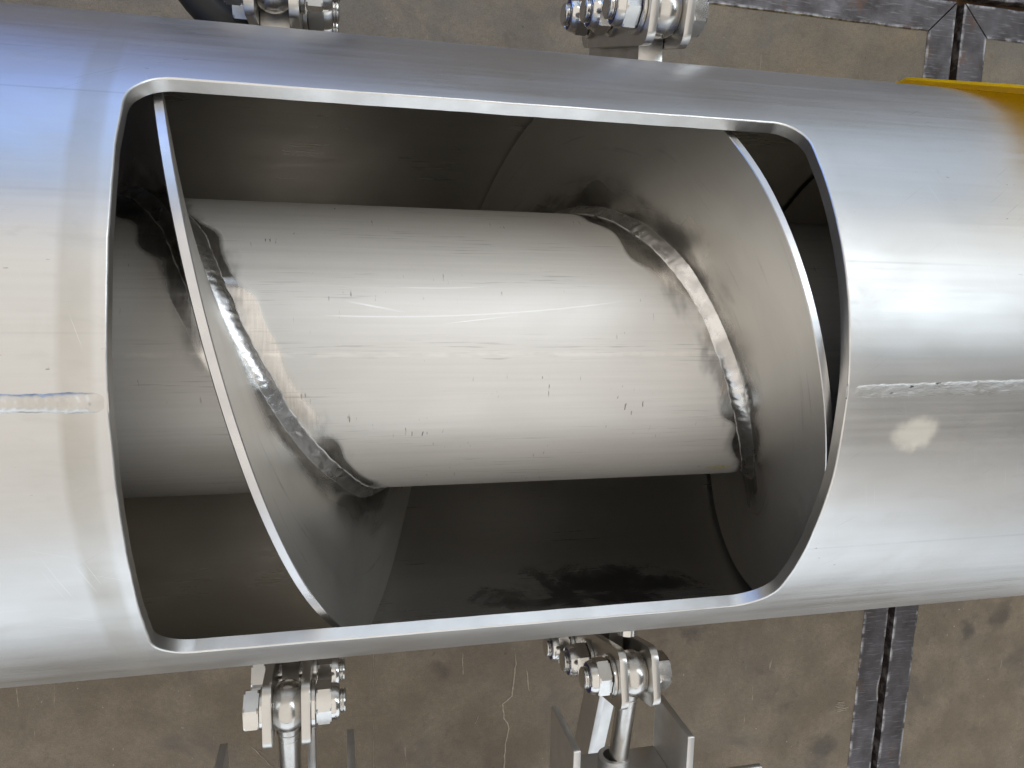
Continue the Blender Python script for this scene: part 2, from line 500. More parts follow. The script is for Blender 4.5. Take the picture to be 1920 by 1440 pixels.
def yellow_plastic():
    t = NT('yellow_plastic')
    n = t.noise(t.obj(), scale=120, detail=3)
    c = t.mix(t.map(n, 0.35, 0.65, 0, 1), (0.95, 0.72, 0.012), (0.90, 0.66, 0.010))
    t.set('Base Color', c)
    t.set('Roughness', 0.4)
    tr = t.node('ShaderNodeBsdfTranslucent')
    t.put(tr.inputs['Color'], c)
    mx = t.node('ShaderNodeMixShader')
    mx.inputs[0].default_value = 0.5
    t.t.links.new(t.b.outputs[0], mx.inputs[1])
    t.t.links.new(tr.outputs[0], mx.inputs[2])
    t.t.links.new(mx.outputs[0], t.n['Material Output'].inputs['Surface'])
    return t.m


M = dict(
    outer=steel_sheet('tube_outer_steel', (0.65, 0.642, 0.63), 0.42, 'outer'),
    inner=steel_sheet('tube_inner_steel', (0.67, 0.65, 0.615), 0.32, 'inner'),
    cut=metal('cut_edge_steel', (0.73, 0.715, 0.69), 0.38, 0.25, 260, (1, 1, 0.2), 0.14),
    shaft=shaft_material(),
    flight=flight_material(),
    rim=metal('flight_rim_steel', (0.66, 0.65, 0.65), 0.30, 0.2, 400, (0.3, 1, 1), 0.14),
    weld=weld_material(),
    seam=seam_material(False),
    seam_ground=seam_material(True),
    bolt=metal('bright_bolt_steel', (0.70, 0.685, 0.66), 0.16, 0.05, 500, (1, 1, 1), 0.10),
    plate=metal('satin_plate_steel', (0.64, 0.62, 0.59), 0.30, 0.18, 700, (1, 0.08, 0.08), 0.12),
    cast=metal('rod_end_steel', (0.62, 0.60, 0.57), 0.24, 0.10, 300, (1, 1, 1), 0.16),
    bracket=metal('bracket_steel', (0.70, 0.69, 0.68), 0.42, 0.12, 500, (1, 0.2, 1), 0.14),
    nylon=plain('blue_nylon', (0.010, 0.012, 0.16), 0.35),
    rubber=plain('black_rubber', (0.012, 0.012, 0.012), 0.5),
    yellow=yellow_plastic(),
    concrete=concrete(),
    iron=edge_iron(),
    dirt=plain('rusty_dirt', (0.085, 0.046, 0.020), 0.9),
    pale=plain('pale_filler', (0.50, 0.43, 0.33), 0.85),
)


# ------------------------------------------------------------------ mesh helpers
def finish(me, smooth_angle=None):
    if smooth_angle is None:
        return
    me.polygons.foreach_set('use_smooth', [True] * len(me.polygons))
    me.set_sharp_from_angle(angle=math.radians(smooth_angle))


def link(name, me, mats, parent=None, loc=None):
    o = bpy.data.objects.new(name, me)
    if not isinstance(mats, (list, tuple)):
        mats = [mats]
    if len(me.materials) == 0:
        for m in mats:
            me.materials.append(m)
    col.objects.link(o)
    if parent is not None:
        o.parent = parent
    if loc is not None:
        o.location = loc
    return o


def tag(o, label=None, cat=None, group=None, kind=None):
    if label:
        o['label'] = label
    if cat:
        o['category'] = cat
    if group:
        o['group'] = group
    if kind:
        o['kind'] = kind
    return o


def empty(name, loc=(0, 0, 0), rot=(0, 0, 0)):
    o = bpy.data.objects.new(name, None)
    o.empty_display_size = 0.02
    o.location = loc
    o.rotation_euler = rot
    col.objects.link(o)
    return o


def mesh_py(name, verts, faces, angle=40, mats_idx=None, uvs=None):
    me = bpy.data.meshes.new(name)
    me.from_pydata(verts, [], faces)
    if mats_idx is not None:
        me.polygons.foreach_set('material_index', mats_idx)
    if uvs is not None:
        l = me.uv_layers.new(name='UVMap')
        flat = []
        for lp in me.loops:
            flat += uvs[lp.vertex_index]
        l.data.foreach_set('uv', flat)
    me.update()
    finish(me, angle)
    return me


def lathe_x(profile, seg=40, cap=True):
    """profile: (x, r) pairs, revolved about the x axis"""
    vs, fs = [], []
    n = len(profile)
    for x, r in profile:
        for j in range(seg):
            a = 2 * PI * j / seg
            vs.append((x, r * math.cos(a), r * math.sin(a)))
    for i in range(n - 1):
        for j in range(seg):
            k = (j + 1) % seg
            fs.append((i * seg + j, i * seg + k, (i + 1) * seg + k, (i + 1) * seg + j))
    if cap:
        fs.append(tuple(range(seg - 1, -1, -1)))
        fs.append(tuple((n - 1) * seg + j for j in range(seg)))
    return vs, fs


def poly_prism(pts, h0, h1, bevel=0.0008, axis='x'):
    """extrude a 2-D polygon (y, z) along x between h0 and h1, with a small bevel"""
    bm = bmesh.new()
    f = []
    for h in (h0, h1):
        f.append([bm.verts.new((h, p[0], p[1])) for p in pts])
    n = len(pts)
    bm.faces.new(list(reversed(f[0])))
    bm.faces.new(f[1])
    for i in range(n):
        j = (i + 1) % n
        bm.faces.new((f[0][i], f[0][j], f[1][j], f[1][i]))
    bmesh.ops.recalc_face_normals(bm, faces=bm.faces)
    if bevel:
        es = [e for e in bm.edges if e.calc_face_angle(0) > 0.6]
        bmesh.ops.bevel(bm, geom=es, offset=bevel, segments=2, affect='EDGES', profile=0.6)
    return bm


def bm_mesh(name, bm, angle=38):
    me = bpy.data.meshes.new(name)
    bmesh.ops.recalc_face_normals(bm, faces=bm.faces)
    bm.to_mesh(me)
    bm.free()
    finish(me, angle)
    return me


def box_mesh(name, a, b, bevel=0.001):
    bm = poly_prism([(a[1], a[2]), (b[1], a[2]), (b[1], b[2]), (a[1], b[2])], a[0], b[0], bevel)
    return bm_mesh(name, bm)


def round_poly(pts, rad, seg=6):
    """round the corners of a convex polygon"""
    out = []
    n = len(pts)
    rads = rad if isinstance(rad, (list, tuple)) else [rad] * n
    for i in range(n):
        p0, p1, p2 = Vector(pts[i - 1]), Vector(pts[i]), Vector(pts[(i + 1) % n])
        r = rads[i]
        if r <= 0:
            out.append(tuple(p1))
            continue
        a, b = (p0 - p1).normalized(), (p2 - p1).normalized()
        ang = a.angle(b)
        d = r / math.tan(ang / 2)
        c = p1 + (a + b).normalized() * (r / math.sin(ang / 2))
        s, e = p1 + a * d - c, p1 + b * d - c
        a0 = math.atan2(s.y, s.x)
        a1 = math.atan2(e.y, e.x)
        da = (a1 - a0 + PI) % (2 * PI) - PI
        for k in range(seg + 1):
            t = a0 + da * k / seg
            out.append((c.x + r * math.cos(t), c.y + r * math.sin(t)))
    return out


def rod_mesh(name, p0, p1, r, seg=28, rings=None):
    """round bar from p0 to p1; rings = [(fraction, radius factor)]"""
    p0, p1 = Vector(p0), Vector(p1)
    d = p1 - p0
    q = Vector((1, 0, 0)).rotation_difference(d.normalized())
    L = d.length
    prof = [(0, r * 0.9), (0.0006, r)] + [(f * L, r * k) for f, k in (rings or [])] + [(L - 0.0006, r), (L, r * 0.9)]
    vs, fs = lathe_x(prof, seg)
    vs = [tuple(q @ Vector(v) + p0) for v in vs]
    return mesh_py(name, vs, fs, 40)


# ------------------------------------------------------------------ tube shell with its window
def opening_loop(grow=0.0, ragged=0.0):
    """rounded rectangle of the window as (X, theta) points, anticlockwise"""
    x0, x1 = OX0 - grow, OX1 + grow
    hv = OTH * R + grow
    rad = [0.016 + grow, 0.021 + grow, 0.015 + grow, 0.017 + grow]      # BL, BR, TR, TL
    cs = [(x0, -hv, rad[0], PI, 1.5 * PI), (x1, -hv, rad[1], 1.5 * PI, 2 * PI),
          (x1, hv, rad[2], 0, 0.5 * PI), (x0, hv, rad[3], 0.5 * PI, PI)]
    pts = []
    N = [44, 60, 44, 60]
    ends = []
    for (cx, cv, r, a0, a1) in cs:
        sx = 1 if cx > 0.05 else -1
        sv = 1 if cv > 0 else -1
        ox, ov = cx - sx * r, cv - sv * r
        arc = [(ox + r * math.cos(a0 + (a1 - a0) * k / 14), ov + r * math.sin(a0 + (a1 - a0) * k / 14)) for k in range(15)]
        ends.append(arc)
    for i in range(4):
        pts += ends[i]
        a, b = ends[i][-1], ends[(i + 1) % 4][0]
        n = 60 if i in (0, 2) else 44
        for k in range(1, n):
            f = k / n
            pts.append((a[0] + (b[0] - a[0]) * f, a[1] + (b[1] - a[1]) * f))
    out = []
    for (x, v) in pts:
        if ragged:
            nx = noise.noise(Vector((x * 60, v * 60, 3.3))) * ragged + noise.noise(Vector((x * 260, v * 260, 1.3))) * ragged * 0.35
            nv = noise.noise(Vector((x * 60, v * 60, 9.1))) * ragged + noise.noise(Vector((x * 260, v * 260, 7.7))) * ragged * 0.35
            x, v = x + nx, v + nv
        out.append((x, v / R))
    return out


def build_tube():
    root = empty('conveyor_tube', (0, 0, -R))
    tag(root, 'large brushed stainless steel tube with a rounded rectangular window cut in its top', 'steel tube')
    hole = opening_loop(0.0, 0.00042)
    chamf = opening_loop(0.00075, 0.00042)
    n = len(hole)
    XL, XR = -0.62, 0.95
    PX0, PX1, PT = -0.175, 0.265, 1.35
    K = 26
    verts, uvs, faces, mi, norms, rim = [], [], [], [], [], []

    def add(x, th, r, sgn, d=1.0):
        verts.append((x, r * math.sin(th), r * math.cos(th)))
        uvs.append((x, th * R))
        norms.append((0, sgn * math.sin(th), sgn * math.cos(th)))
        rim.append(d)
        return len(verts) - 1

    cxm, ctm = (OX0 + OX1) / 2, 0.0

    def outer_pt(p):
        dx, dt = p[0] - cxm, p[1] - ctm
        s = 1e9
        if dx > 1e-9:
            s = min(s, (PX1 - cxm) / dx)
        if dx < -1e-9:
            s = min(s, (PX0 - cxm) / dx)
        if dt > 1e-9:
            s = min(s, (PT - ctm) / dt)
        if dt < -1e-9:
            s = min(s, (-PT - ctm) / dt)
        return cxm + dx * s, ctm + dt * s

    for sgn, r, loop, m in ((1, R, chamf, 0), (-1, RI, hole, 1)):
        rings = []
        for k in range(K + 1):
            f = (k / K) ** 1.6
            ring = []
            for p in loop:
                q = outer_pt(p)
                x, t = p[0] + (q[0] - p[0]) * f, p[1] + (q[1] - p[1]) * f
                d = math.hypot(x - p[0], (t - p[1]) * R)
                ring.append(add(x, t, r, sgn, d))
            rings.append(ring)
        for k in range(K):
            for j in range(n):
                a, b = rings[k][j], rings[k][(j + 1) % n]
                c, d = rings[k + 1][(j + 1) % n], rings[k + 1][j]
                faces.append((a, d, c, b) if sgn > 0 else (a, b, c, d))
                mi.append(m)
        # the rest of the cylinder as plain grids (overlapping seams are exact on the cylinder)
        def grid(xa, xb, nx, ta, tb, nt):
            idx = [[add(xa + (xb - xa) * i / nx, ta + (tb - ta) * j / nt, r, sgn) for j in range(nt + 1)] for i in range(nx + 1)]
            for i in range(nx):
                for j in range(nt):
                    q = (idx[i][j], idx[i + 1][j], idx[i + 1][j + 1], idx[i][j + 1])
                    faces.append(q if sgn < 0 else q[::-1])
                    mi.append(m)
        grid(XL, PX0, 30, -PT, PT, 90)
        grid(PX1, XR, 40, -PT, PT, 90)
        grid(XL, XR, 60, PT, PI, 55)
        grid(XL, XR, 60, -PI, -PT, 55)
    # chamfer + cut wall
    for j in range(n):
        k = (j + 1) % n
        dt = Vector((hole[k][0] - hole[j - 1][0], (hole[k][1] - hole[j - 1][1]) * R))
        nx, nt = -dt.y, dt.x           # towards the window's inside
        L = math.hypot(nx, nt)
        hole_n = (nx / L, nt / L)
        hole[j] = (hole[j][0], hole[j][1], hole_n)
    rows = []
    for (r, src, wr) in ((R, chamf, 0.75), (R - 0.0006, hole, 0.35), (R - 0.0006, hole, 0.0), (RI + 0.0004, hole, 0.0)):
        row = []
        for j in range(n):
            x, t = src[j][0], src[j][1]
            hn = hole[j][2]
            i = add(x, t, r, 1, 0.0)
            tv = Vector((hn[0], hn[1] * math.cos(t), -hn[1] * math.sin(t))) * (1 - wr) + Vector((0, math.sin(t), math.cos(t))) * wr
            norms[i] = tuple(tv.normalized())
            row.append(i)
        rows.append(row)
    last = []
    for j in range(n):
        i = add(hole[j][0], hole[j][1], RI, 1, 0.0)
        norms[i] = norms[rows[3][j]]
        last.append(i)
    rows.append(last)
    for a in (0, 2, 3):
        for j in range(n):
            k = (j + 1) % n
            faces.append((rows[a][j], rows[a][k], rows[a + 1][k], rows[a + 1][j]))
            mi.append(2)
    # end rings
    for x, s in ((XL, -1), (XR, 1)):
        ia, ib = [], []
        for j in range(120):
            t = 2 * PI * j / 120
            for lst, r in ((ia, R), (ib, RI)):
                i = add(x, t, r, 1)
                norms[i] = (s, 0, 0)
                lst.append(i)
        for j in range(120):
            k = (j + 1) % 120
            q = (ia[j], ia[k], ib[k], ib[j])
            faces.append(q if s < 0 else q[::-1])
            mi.append(2)
    for i, f in enumerate(faces):
        a, b, c = (Vector(verts[f[k]]) for k in range(3))
        if (b - a).cross(c - a).dot(Vector(norms[f[0]])) < 0:
            faces[i] = f[::-1]
    me = bpy.data.meshes.new('shell')
    me.from_pydata(verts, [], faces)
    me.polygons.foreach_set('material_index', mi)
    me.polygons.foreach_set('use_smooth', [True] * len(faces))
    l = me.uv_layers.new(name='UVMap')
    flat = []
    for lp in me.loops:
        flat += uvs[lp.vertex_index]
    l.data.foreach_set('uv', flat)
    at = me.attributes.new('rim', 'FLOAT', 'POINT')
    at.data.foreach_set('value', rim)
    me.update()
    me.normals_split_custom_set_from_vertices(norms)
    sh = link('shell', me, [M['outer'], M['inner'], M['cut']], root, (0, 0, R))

    # longitudinal seam welds on the crown
    for (xa, xb, th0, th1, ground) in ((-0.62, OX0 - 0.0004, 0.0155, 0.0007, False), (OX1 - 0.0003, 0.95, -0.0024, 0.062, True)):
        vs, fs, nn = [], [], 14
        step = 0.0005 if not ground else 0.0007
        xs0 = max(xa, -0.30)
        xs1 = min(xb, 0.55)
        ns = int((xs1 - xs0) / step)
        for i in range(ns + 1):
            x = xs0 + (xs1 - xs0) * i / ns
            th = th0 + (th1 - th0) * (x - xa) / (xb - xa)
            wn = 0.0038 + 0.0006 * noise.noise(Vector((x * 90, 0, 0.5))) + 0.0004 * noise.noise(Vector((x * 420, 3, 0.5)))
            fade = smooth(0, 0.010, min(abs(x - xa), abs(xb - x))) * 0.92 + 0.08
            for j in range(nn + 1):
                s = -1 + 2 * j / nn
                h = (1 - s * s) ** 0.9 * fade
                if ground:
                    hh = 0.00036 * min(1, h * 1.5) * (1 + 0.25 * noise.noise(Vector((x * 300, s * 2, 5))))
                else:
                    ph = (x + 0.0028 * s * s) / 0.0034
                    rip = (ph % 1.0)
                    hh = 0.00125 * h * (1 + 0.32 * rip + 0.3 * noise.noise(Vector((x * 220, s, 2))))
                r = R - 0.0002 + hh
                t = th + s * wn / R
                vs.append((x, r * math.sin(t), r * math.cos(t)))
        for i in range(ns):
            for j in range(nn):
                a = i * (nn + 1) + j
                fs.append((a, a + nn + 1, a + nn + 2, a + 1))
        me = mesh_py('weld_seam', vs, fs, 60)
        at = me.attributes.new('toe', 'FLOAT', 'POINT')
        at.data.foreach_set('value', [1.0 if (i % (nn + 1)) in (0, 1, nn - 1, nn) else 0.0 for i in range(len(vs))])
        s = link('weld_seam', me, M['seam_ground' if ground else 'seam'], root, (0, 0, R))
        s['label'] = 'flat ground seam weld with dark pits' if ground else 'raised rippled seam weld'
    # lugs and round bosses that carry the tube on the four link clamps
    for (x, sg, style) in LUGS:
        arc = []
        for k in range(9):
            t = math.acos((-0.03 - 0.095 * k / 8) / 0.1762)
            arc.append((sg * 0.1762 * math.sin(t), 0.1762 * math.cos(t)))
        pts = arc + [(sg * 0.246, -0.125), (sg * 0.256, -0.113), (sg * 0.242, -0.03)]
        link('lug', bm_mesh('lug', poly_prism(pts, x - 0.0055, x + 0.0055, 0)), M['plate'], root, (0, 0, R))
        if style == 'round':
            zb = 0.004
            bo = rod_mesh('boss', (x - 0.006, sg * 0.1755, zb), (x - 0.006, sg * 0.2005, zb), 0.0076, 30, [(0.72, 1.0), (0.74, 0.93), (0.78, 0.93), (0.80, 1.0)])
            link('boss', bo, M['bolt'], root, (0, 0, R))
        else:
            zb = -0.014 if sg > 0 else -0.004
            y0, y1 = sorted((sg * 0.1765, sg * 0.2040))
            link('boss', box_mesh('boss', (x - 0.0086, y0, zb - 0.022), (x + 0.0086, y1, zb), 0.001), M['plate'], root, (0, 0, R))
        # weld bead where it meets the tube
        w = 0.0078 if style == 'round' else 0.0090
        prof = [(-0.001, w + 0.0045), (0.0012, w + 0.0040), (0.0030, w + 0.0020), (0.0050, w)]
        v2, f2 = lathe_x(prof, 48, False)
        v3 = []
        xo = x - 0.006 if style == 'round' else x
        for (a, b, c) in v2:
            nz = 1 + 0.10 * noise.noise(Vector((a * 300, b * 300, c * 300)))
            v3.append((xo + b * nz, sg * (0.1765 + a), zb + c * nz * (1 if style == 'round' else 0.45)))
        if sg > 0:
            f2 = [f[::-1] for f in f2]
        link('weld_collar', mesh_py('weld_collar', v3, f2, 70), M['weld'], root, (0, 0, R))
    return root


# ------------------------------------------------------------------ screw
def build_screw():
    root = empty('conveyor_screw', (0, SY, -RS))
    tag(root, 'steel auger screw with welded spiral blade inside the tube, seen through its window', 'screw conveyor')
    off = (0, 0, RS)
    # shaft
    XL, XR = -0.60, 0.93
    nx, nt = 640, 220
    verts, uvs, dw, faces = [], [], [], []
    for i in range(nx + 1):
        x = XL + (XR - XL) * i / nx
        for j in range(nt + 1):
            th = -PI + 2 * PI * j / nt
            verts.append((x, RS * math.sin(th), RS * math.cos(th)))
            uvs.append((x, th * RS))
            d = (x - (PHASE - PITCH * th / (2 * PI))) / PITCH
            d = abs(d - round(d)) * PITCH
            dw.append(d)
    for i in range(nx):
        for j in range(nt):
            a = i * (nt + 1) + j
            faces.append((a, a + 1, a + nt + 2, a + nt + 1)[::-1])
    f = faces[0]
    if (Vector(verts[f[1]]) - Vector(verts[f[0]])).cross(Vector(verts[f[2]]) - Vector(verts[f[0]])).dot(Vector((0, *verts[f[0]][1:]))) < 0:
        faces = [q[::-1] for q in faces]
    me = bpy.data.meshes.new('shaft')
    me.from_pydata(verts, [], faces)
    me.polygons.foreach_set('use_smooth', [True] * len(faces))
    l = me.uv_layers.new(name='UVMap')
    flat = []
    for lp in me.loops:
        flat += uvs[lp.vertex_index]
    l.data.foreach_set('uv', flat)
    at = me.attributes.new('weld_distance', 'FLOAT', 'POINT')
    at.data.foreach_set('value', dw)
    me.update()
    me.normals_split_custom_set_from_vertices([(0, v[1] / RS, v[2] / RS) for v in verts])
    link('shaft', me, M['shaft'], root, off)

    # flight: closed cross-section swept along the helix
    u0, u1 = -2 * PI * 1.95, 2 * PI * 3.6
    ns = int((u1 - u0) / (2 * PI) * 150)
    h = TF / 2
    c = 0.0004
    rads = [RS - 0.002, RS + 0.02, RS + 0.04, RS + 0.06, RF - c]
    prof = [(-h, r) for r in rads] + [(-h + c, RF), (h - c, RF)] + [(h, r) for r in reversed(rads)]
    pm = [0, 0, 0, 0, 1, 1, 1, 0, 0, 0, 0]
    verts, uvs, faces, mi = [], [], [], []
    m = len(prof)
    for i in range(ns + 1):
        u = u0 + (u1 - u0) * i / ns
        x = flight_x(u)
        th = -u
        for (d, r) in prof:
            lag = 0.0012 * noise.noise(Vector((x * 14, r * 20, 0.3))) * (r - RS) / 0.08
            verts.append((x + d + lag, r * math.sin(th), r * math.cos(th)))
            uvs.append((r, u * 0.13))
    for i in range(ns):
        for j in range(m - 1):
            a = i * m + j
            faces.append((a, a + m, a + m + 1, a + 1))
            mi.append(pm[j])
    faces.append(tuple(range(m)))
    mi.append(0)
    faces.append(tuple(ns * m + j for j in range(m))[::-1])
    mi.append(0)
    me = mesh_py('flight', verts, faces, 30, mi, uvs)
    bm = bmesh.new()
    bm.from_mesh(me)
    bmesh.ops.recalc_face_normals(bm, faces=bm.faces)
    bm.to_mesh(me)
    bm.free()
    finish(me, 30)
    link('flight', me, [M['flight'], M['rim']], root, off)

    # fillet weld beads on both sides of the flight
    for side in (1, -1):
        ua, ub = -2 * PI * 0.75, 2 * PI * 1.75
        ds = 0.0011
        L = (ub - ua) * math.hypot(RS, PITCH / (2 * PI))
        ns = int(L / ds)
        nn = 13
        verts, faces = [], []
        for i in range(ns + 1):
            u = ua + (ub - ua) * i / ns
            s = L * i / ns
            x = flight_x(u)
            th = -u
            n1 = noise.noise(Vector((s * 55, side * 4, 0.2)))
            n2 = noise.noise(Vector((s * 190, side * 4, 7.2)))
            n3 = noise.noise(Vector((s * 20, side * 9, 4.4)))
            lx = 0.0082 + 0.0012 * n1 + 0.0006 * n2
            lr = 0.0056 + 0.0009 * n1 - 0.0004 * n2 + 0.0006 * n3
            rip = ((s / 0.0040 + 0.3 * n1) % 1.0)
            gr = smooth(-0.1, 0.25, n3)             # ground flat where the grinder passed
            for j in range(nn + 1):
                f = j / nn
                a = f * PI / 2
                cc = 0.30 + 0.32 * (1 - gr)
                # between a straight fillet and a round bead
                px = (1 - f) * (1 - cc) + math.cos(a) ** 1.1 * cc
                pr = f * (1 - cc) + math.sin(a) ** 1.1 * cc
                k = 1 + (1 - gr) * (0.05 * (rip - 0.5) * math.sin(2 * a) + 0.07 * n2 * math.sin(2 * a)) - gr * 0.08 * math.sin(2 * a)
                k += 0.035 * noise.noise(Vector((s * 420, f * 4, side))) * math.sin(2 * a)
                d = side * (h - 0.0003 + lx * px * k)
                r = RS - 0.0003 + lr * pr * k
                verts.append((x + d, r * math.sin(th), r * math.cos(th)))
        m = nn + 1
        for i in range(ns):
            for j in range(nn):
                a = i * m + j
                q = (a, a + 1, a + m + 1, a + m)
                faces.append(q if side > 0 else q[::-1])
        me = mesh_py('weld_bead', verts, faces, 80)
        at = me.attributes.new('toe', 'FLOAT', 'POINT')
        at.data.foreach_set('value', [1.0 if (i % m) in (0, 1, nn) else 0.0 for i in range(len(verts))])
        link('weld_bead', me, M['weld'], root, off)
    return root


# ------------------------------------------------------------------ link clamps
def hex_nut(x0, x1, af, ch=0.0012, both=True):
    """hexagonal prism along x with rounded chamfered corners"""
    rc = af / math.sqrt(3)
    vs, fs = [], []
    seg = 48
    L = x1 - x0
    rows = [(x0, 0), (x0 + 0.02 * L, 1), (x0 + ch, 2), (x1 - ch, 2), (x1 - 0.02 * L, 1), (x1, 0)] if both else \
           [(x0, 2), (x1 - ch, 2), (x1 - 0.02 * L, 1), (x1, 0)]
    for x, k in rows:
        for j in range(seg):
            a = 2 * PI * j / seg + PI / 6
            am = (a % (PI / 3)) - PI / 6
            hexr = (af / 2) / math.cos(am)
            lim = {0: af / 2 * 0.97, 1: af / 2 * 1.075, 2: 10}[k]
            vs.append((x, min(hexr, lim) * math.cos(a), min(hexr, lim) * math.sin(a)))
    n = len(rows)
    for i in range(n - 1):
        for j in range(seg):
            q = (j + 1) % seg
            fs.append((i * seg + j, i * seg + q, (i + 1) * seg + q, (i + 1) * seg + j))
    fs.append(tuple(range(seg - 1, -1, -1)))
    fs.append(tuple((n - 1) * seg + j for j in range(seg)))
    return vs, fs


def merged(name, parts, angle=14):
    vs, fs = [], []
    for v, f in parts:
        b = len(vs)
        vs += v
        fs += [tuple(i + b for i in q) for q in f]
    return mesh_py(name, vs, fs, angle)


S_BOLT = {}


def bolt_meshes():
    # bolt: head on -x, shank along x, thread end beyond the nut on +x
    head = hex_nut(-0.0268, -0.0172, 0.0235)
    thread = [(-0.018, 0.0078), (0.0285, 0.0078)]
    x = 0.0285
    while x < 0.0345:
        thread += [(x + 0.0004, 0.0078), (x + 0.0009, 0.0071), (x + 0.0012, 0.0071), (x + 0.0017, 0.0078)]
        x += 0.0018
    thread += [(x + 0.0005, 0.0076), (x + 0.0012, 0.0067)]
    S_BOLT['bolt'] = merged('bolt', [head, lathe_x(thread, 32)])
    nut = hex_nut(0.0178, 0.0276, 0.0235)
    dome = lathe_x([(0.0270, 0.0116), (0.0290, 0.0116), (0.0308, 0.0113), (0.0322, 0.0107), (0.0328, 0.0102), (0.0322, 0.0099), (0.0316, 0.0099)], 40, False)
    S_BOLT['nut'] = merged('nut', [nut, dome])
    S_BOLT['nylon'] = merged('nylon_ring', [lathe_x([(0.0300, 0.0101), (0.0320, 0.0100), (0.0325, 0.0094), (0.0325, 0.0082), (0.0318, 0.0077), (0.0300, 0.0075)], 36, False)])
    S_BOLT['wa'] = merged('washer', [lathe_x([(0.0148, 0.0146), (0.0151, 0.0150), (0.0172, 0.0150), (0.0175, 0.0146)], 44)])
    S_BOLT['wb'] = merged('washer', [lathe_x([(-0.0170, 0.0128), (-0.0167, 0.0132), (-0.0151, 0.0132), (-0.0148, 0.0128)], 44)])
    # strap plate, in (y, z): rounded top, hangs down; local y = outward
    pts = round_poly([(-0.021, 0.019), (-0.021, -0.118), (0.021, -0.118), (0.021, 0.019)], [0.009, 0.012, 0.012, 0.009])
    S_BOLT['s1'] = bm_mesh('strap_plate', poly_prism(pts, -0.0146, -0.0090, 0.0005))
    S_BOLT['s2'] = bm_mesh('strap_plate', poly_prism(pts, 0.0090, 0.0146, 0.0005))
    # rod end eye: bulged ring, lathe about x
    prof = []
    for k in range(25):
        xx = -0.0088 + 0.0176 * k / 24
        prof.append((xx, math.sqrt(0.0162 ** 2 - xx * xx * 1.35)))
    S_BOLT['eye'] = merged('rod_eye', [lathe_x(prof, 48)], 50)


bolt_meshes()


def clamp(loc, flip, out, tilt, rod_slope, rod_len, label, spin=(0.2, 0.5, 0.9)):
    """loc: axis of the top bolt. out: +1 towards +Y, -1 towards -Y. flip: nuts on -X"""
    root = empty('link_clamp', loc)
    tag(root, label, 'clamp', 'bolted link clamps along the tube')
    fr = Matrix.Diagonal((-1 if flip else 1, 1, 1, 1))
    # local frame: y outward, z up
    sgn = out
    rt = Matrix.Rotation(sgn * tilt, 4, 'X')
    base = rt @ Matrix.Diagonal((1, sgn, 1, 1))

    def place(name, me, mat, mtx, parent):
        o = link(name, me.copy() if False else me, mat, parent)
        o.matrix_local = mtx
        return o

    # proper rotation instead of mirroring: turn half about z
    turn = Matrix.Rotation(PI, 4, 'Z') if flip else Matrix.Identity(4)
    for key in ('s1', 's2'):
        place('strap_plate', S_BOLT[key], M['plate'], rt, root)
    for i, dz in enumerate((0.0, -0.049, -0.098)):
        mt = rt @ Matrix.Translation((0, 0, dz)) @ turn @ Matrix.Rotation(spin[i], 4, 'X')
        b = place('bolt', S_BOLT['bolt'], M['bolt'], mt, root)
        place('nut', S_BOLT['nut'], M['bolt'], Matrix.Rotation(0.35, 4, 'X'), b)
        place('nylon_ring', S_BOLT['nylon'], M['nylon'], Matrix.Identity(4), b)
        place('washer', S_BOLT['wa'], M['bolt'], Matrix.Identity(4), b)
        place('washer', S_BOLT['wb'], M['bolt'], Matrix.Identity(4), b)
    eye = place('rod_end', S_BOLT['eye'], M['cast'], Matrix.Identity(4), root)
    d = Vector((0, sgn * math.cos(rod_slope), -math.sin(rod_slope)))
    p0, p1 = d * 0.011, d * rod_len
    rm = rod_mesh('threaded_rod', p0, p1, 0.0074, 30,
                  [(0.0085 / rod_len, 1.0), (0.0088 / rod_len, 1.06), (0.0102 / rod_len, 1.06), (0.0105 / rod_len, 1.0),
                   (0.0135 / rod_len, 1.0), (0.0138 / rod_len, 0.96), (0.0142 / rod_len, 0.96), (0.0145 / rod_len, 1.0)])
    link('rod', rm, M['cast'], root)
    return root


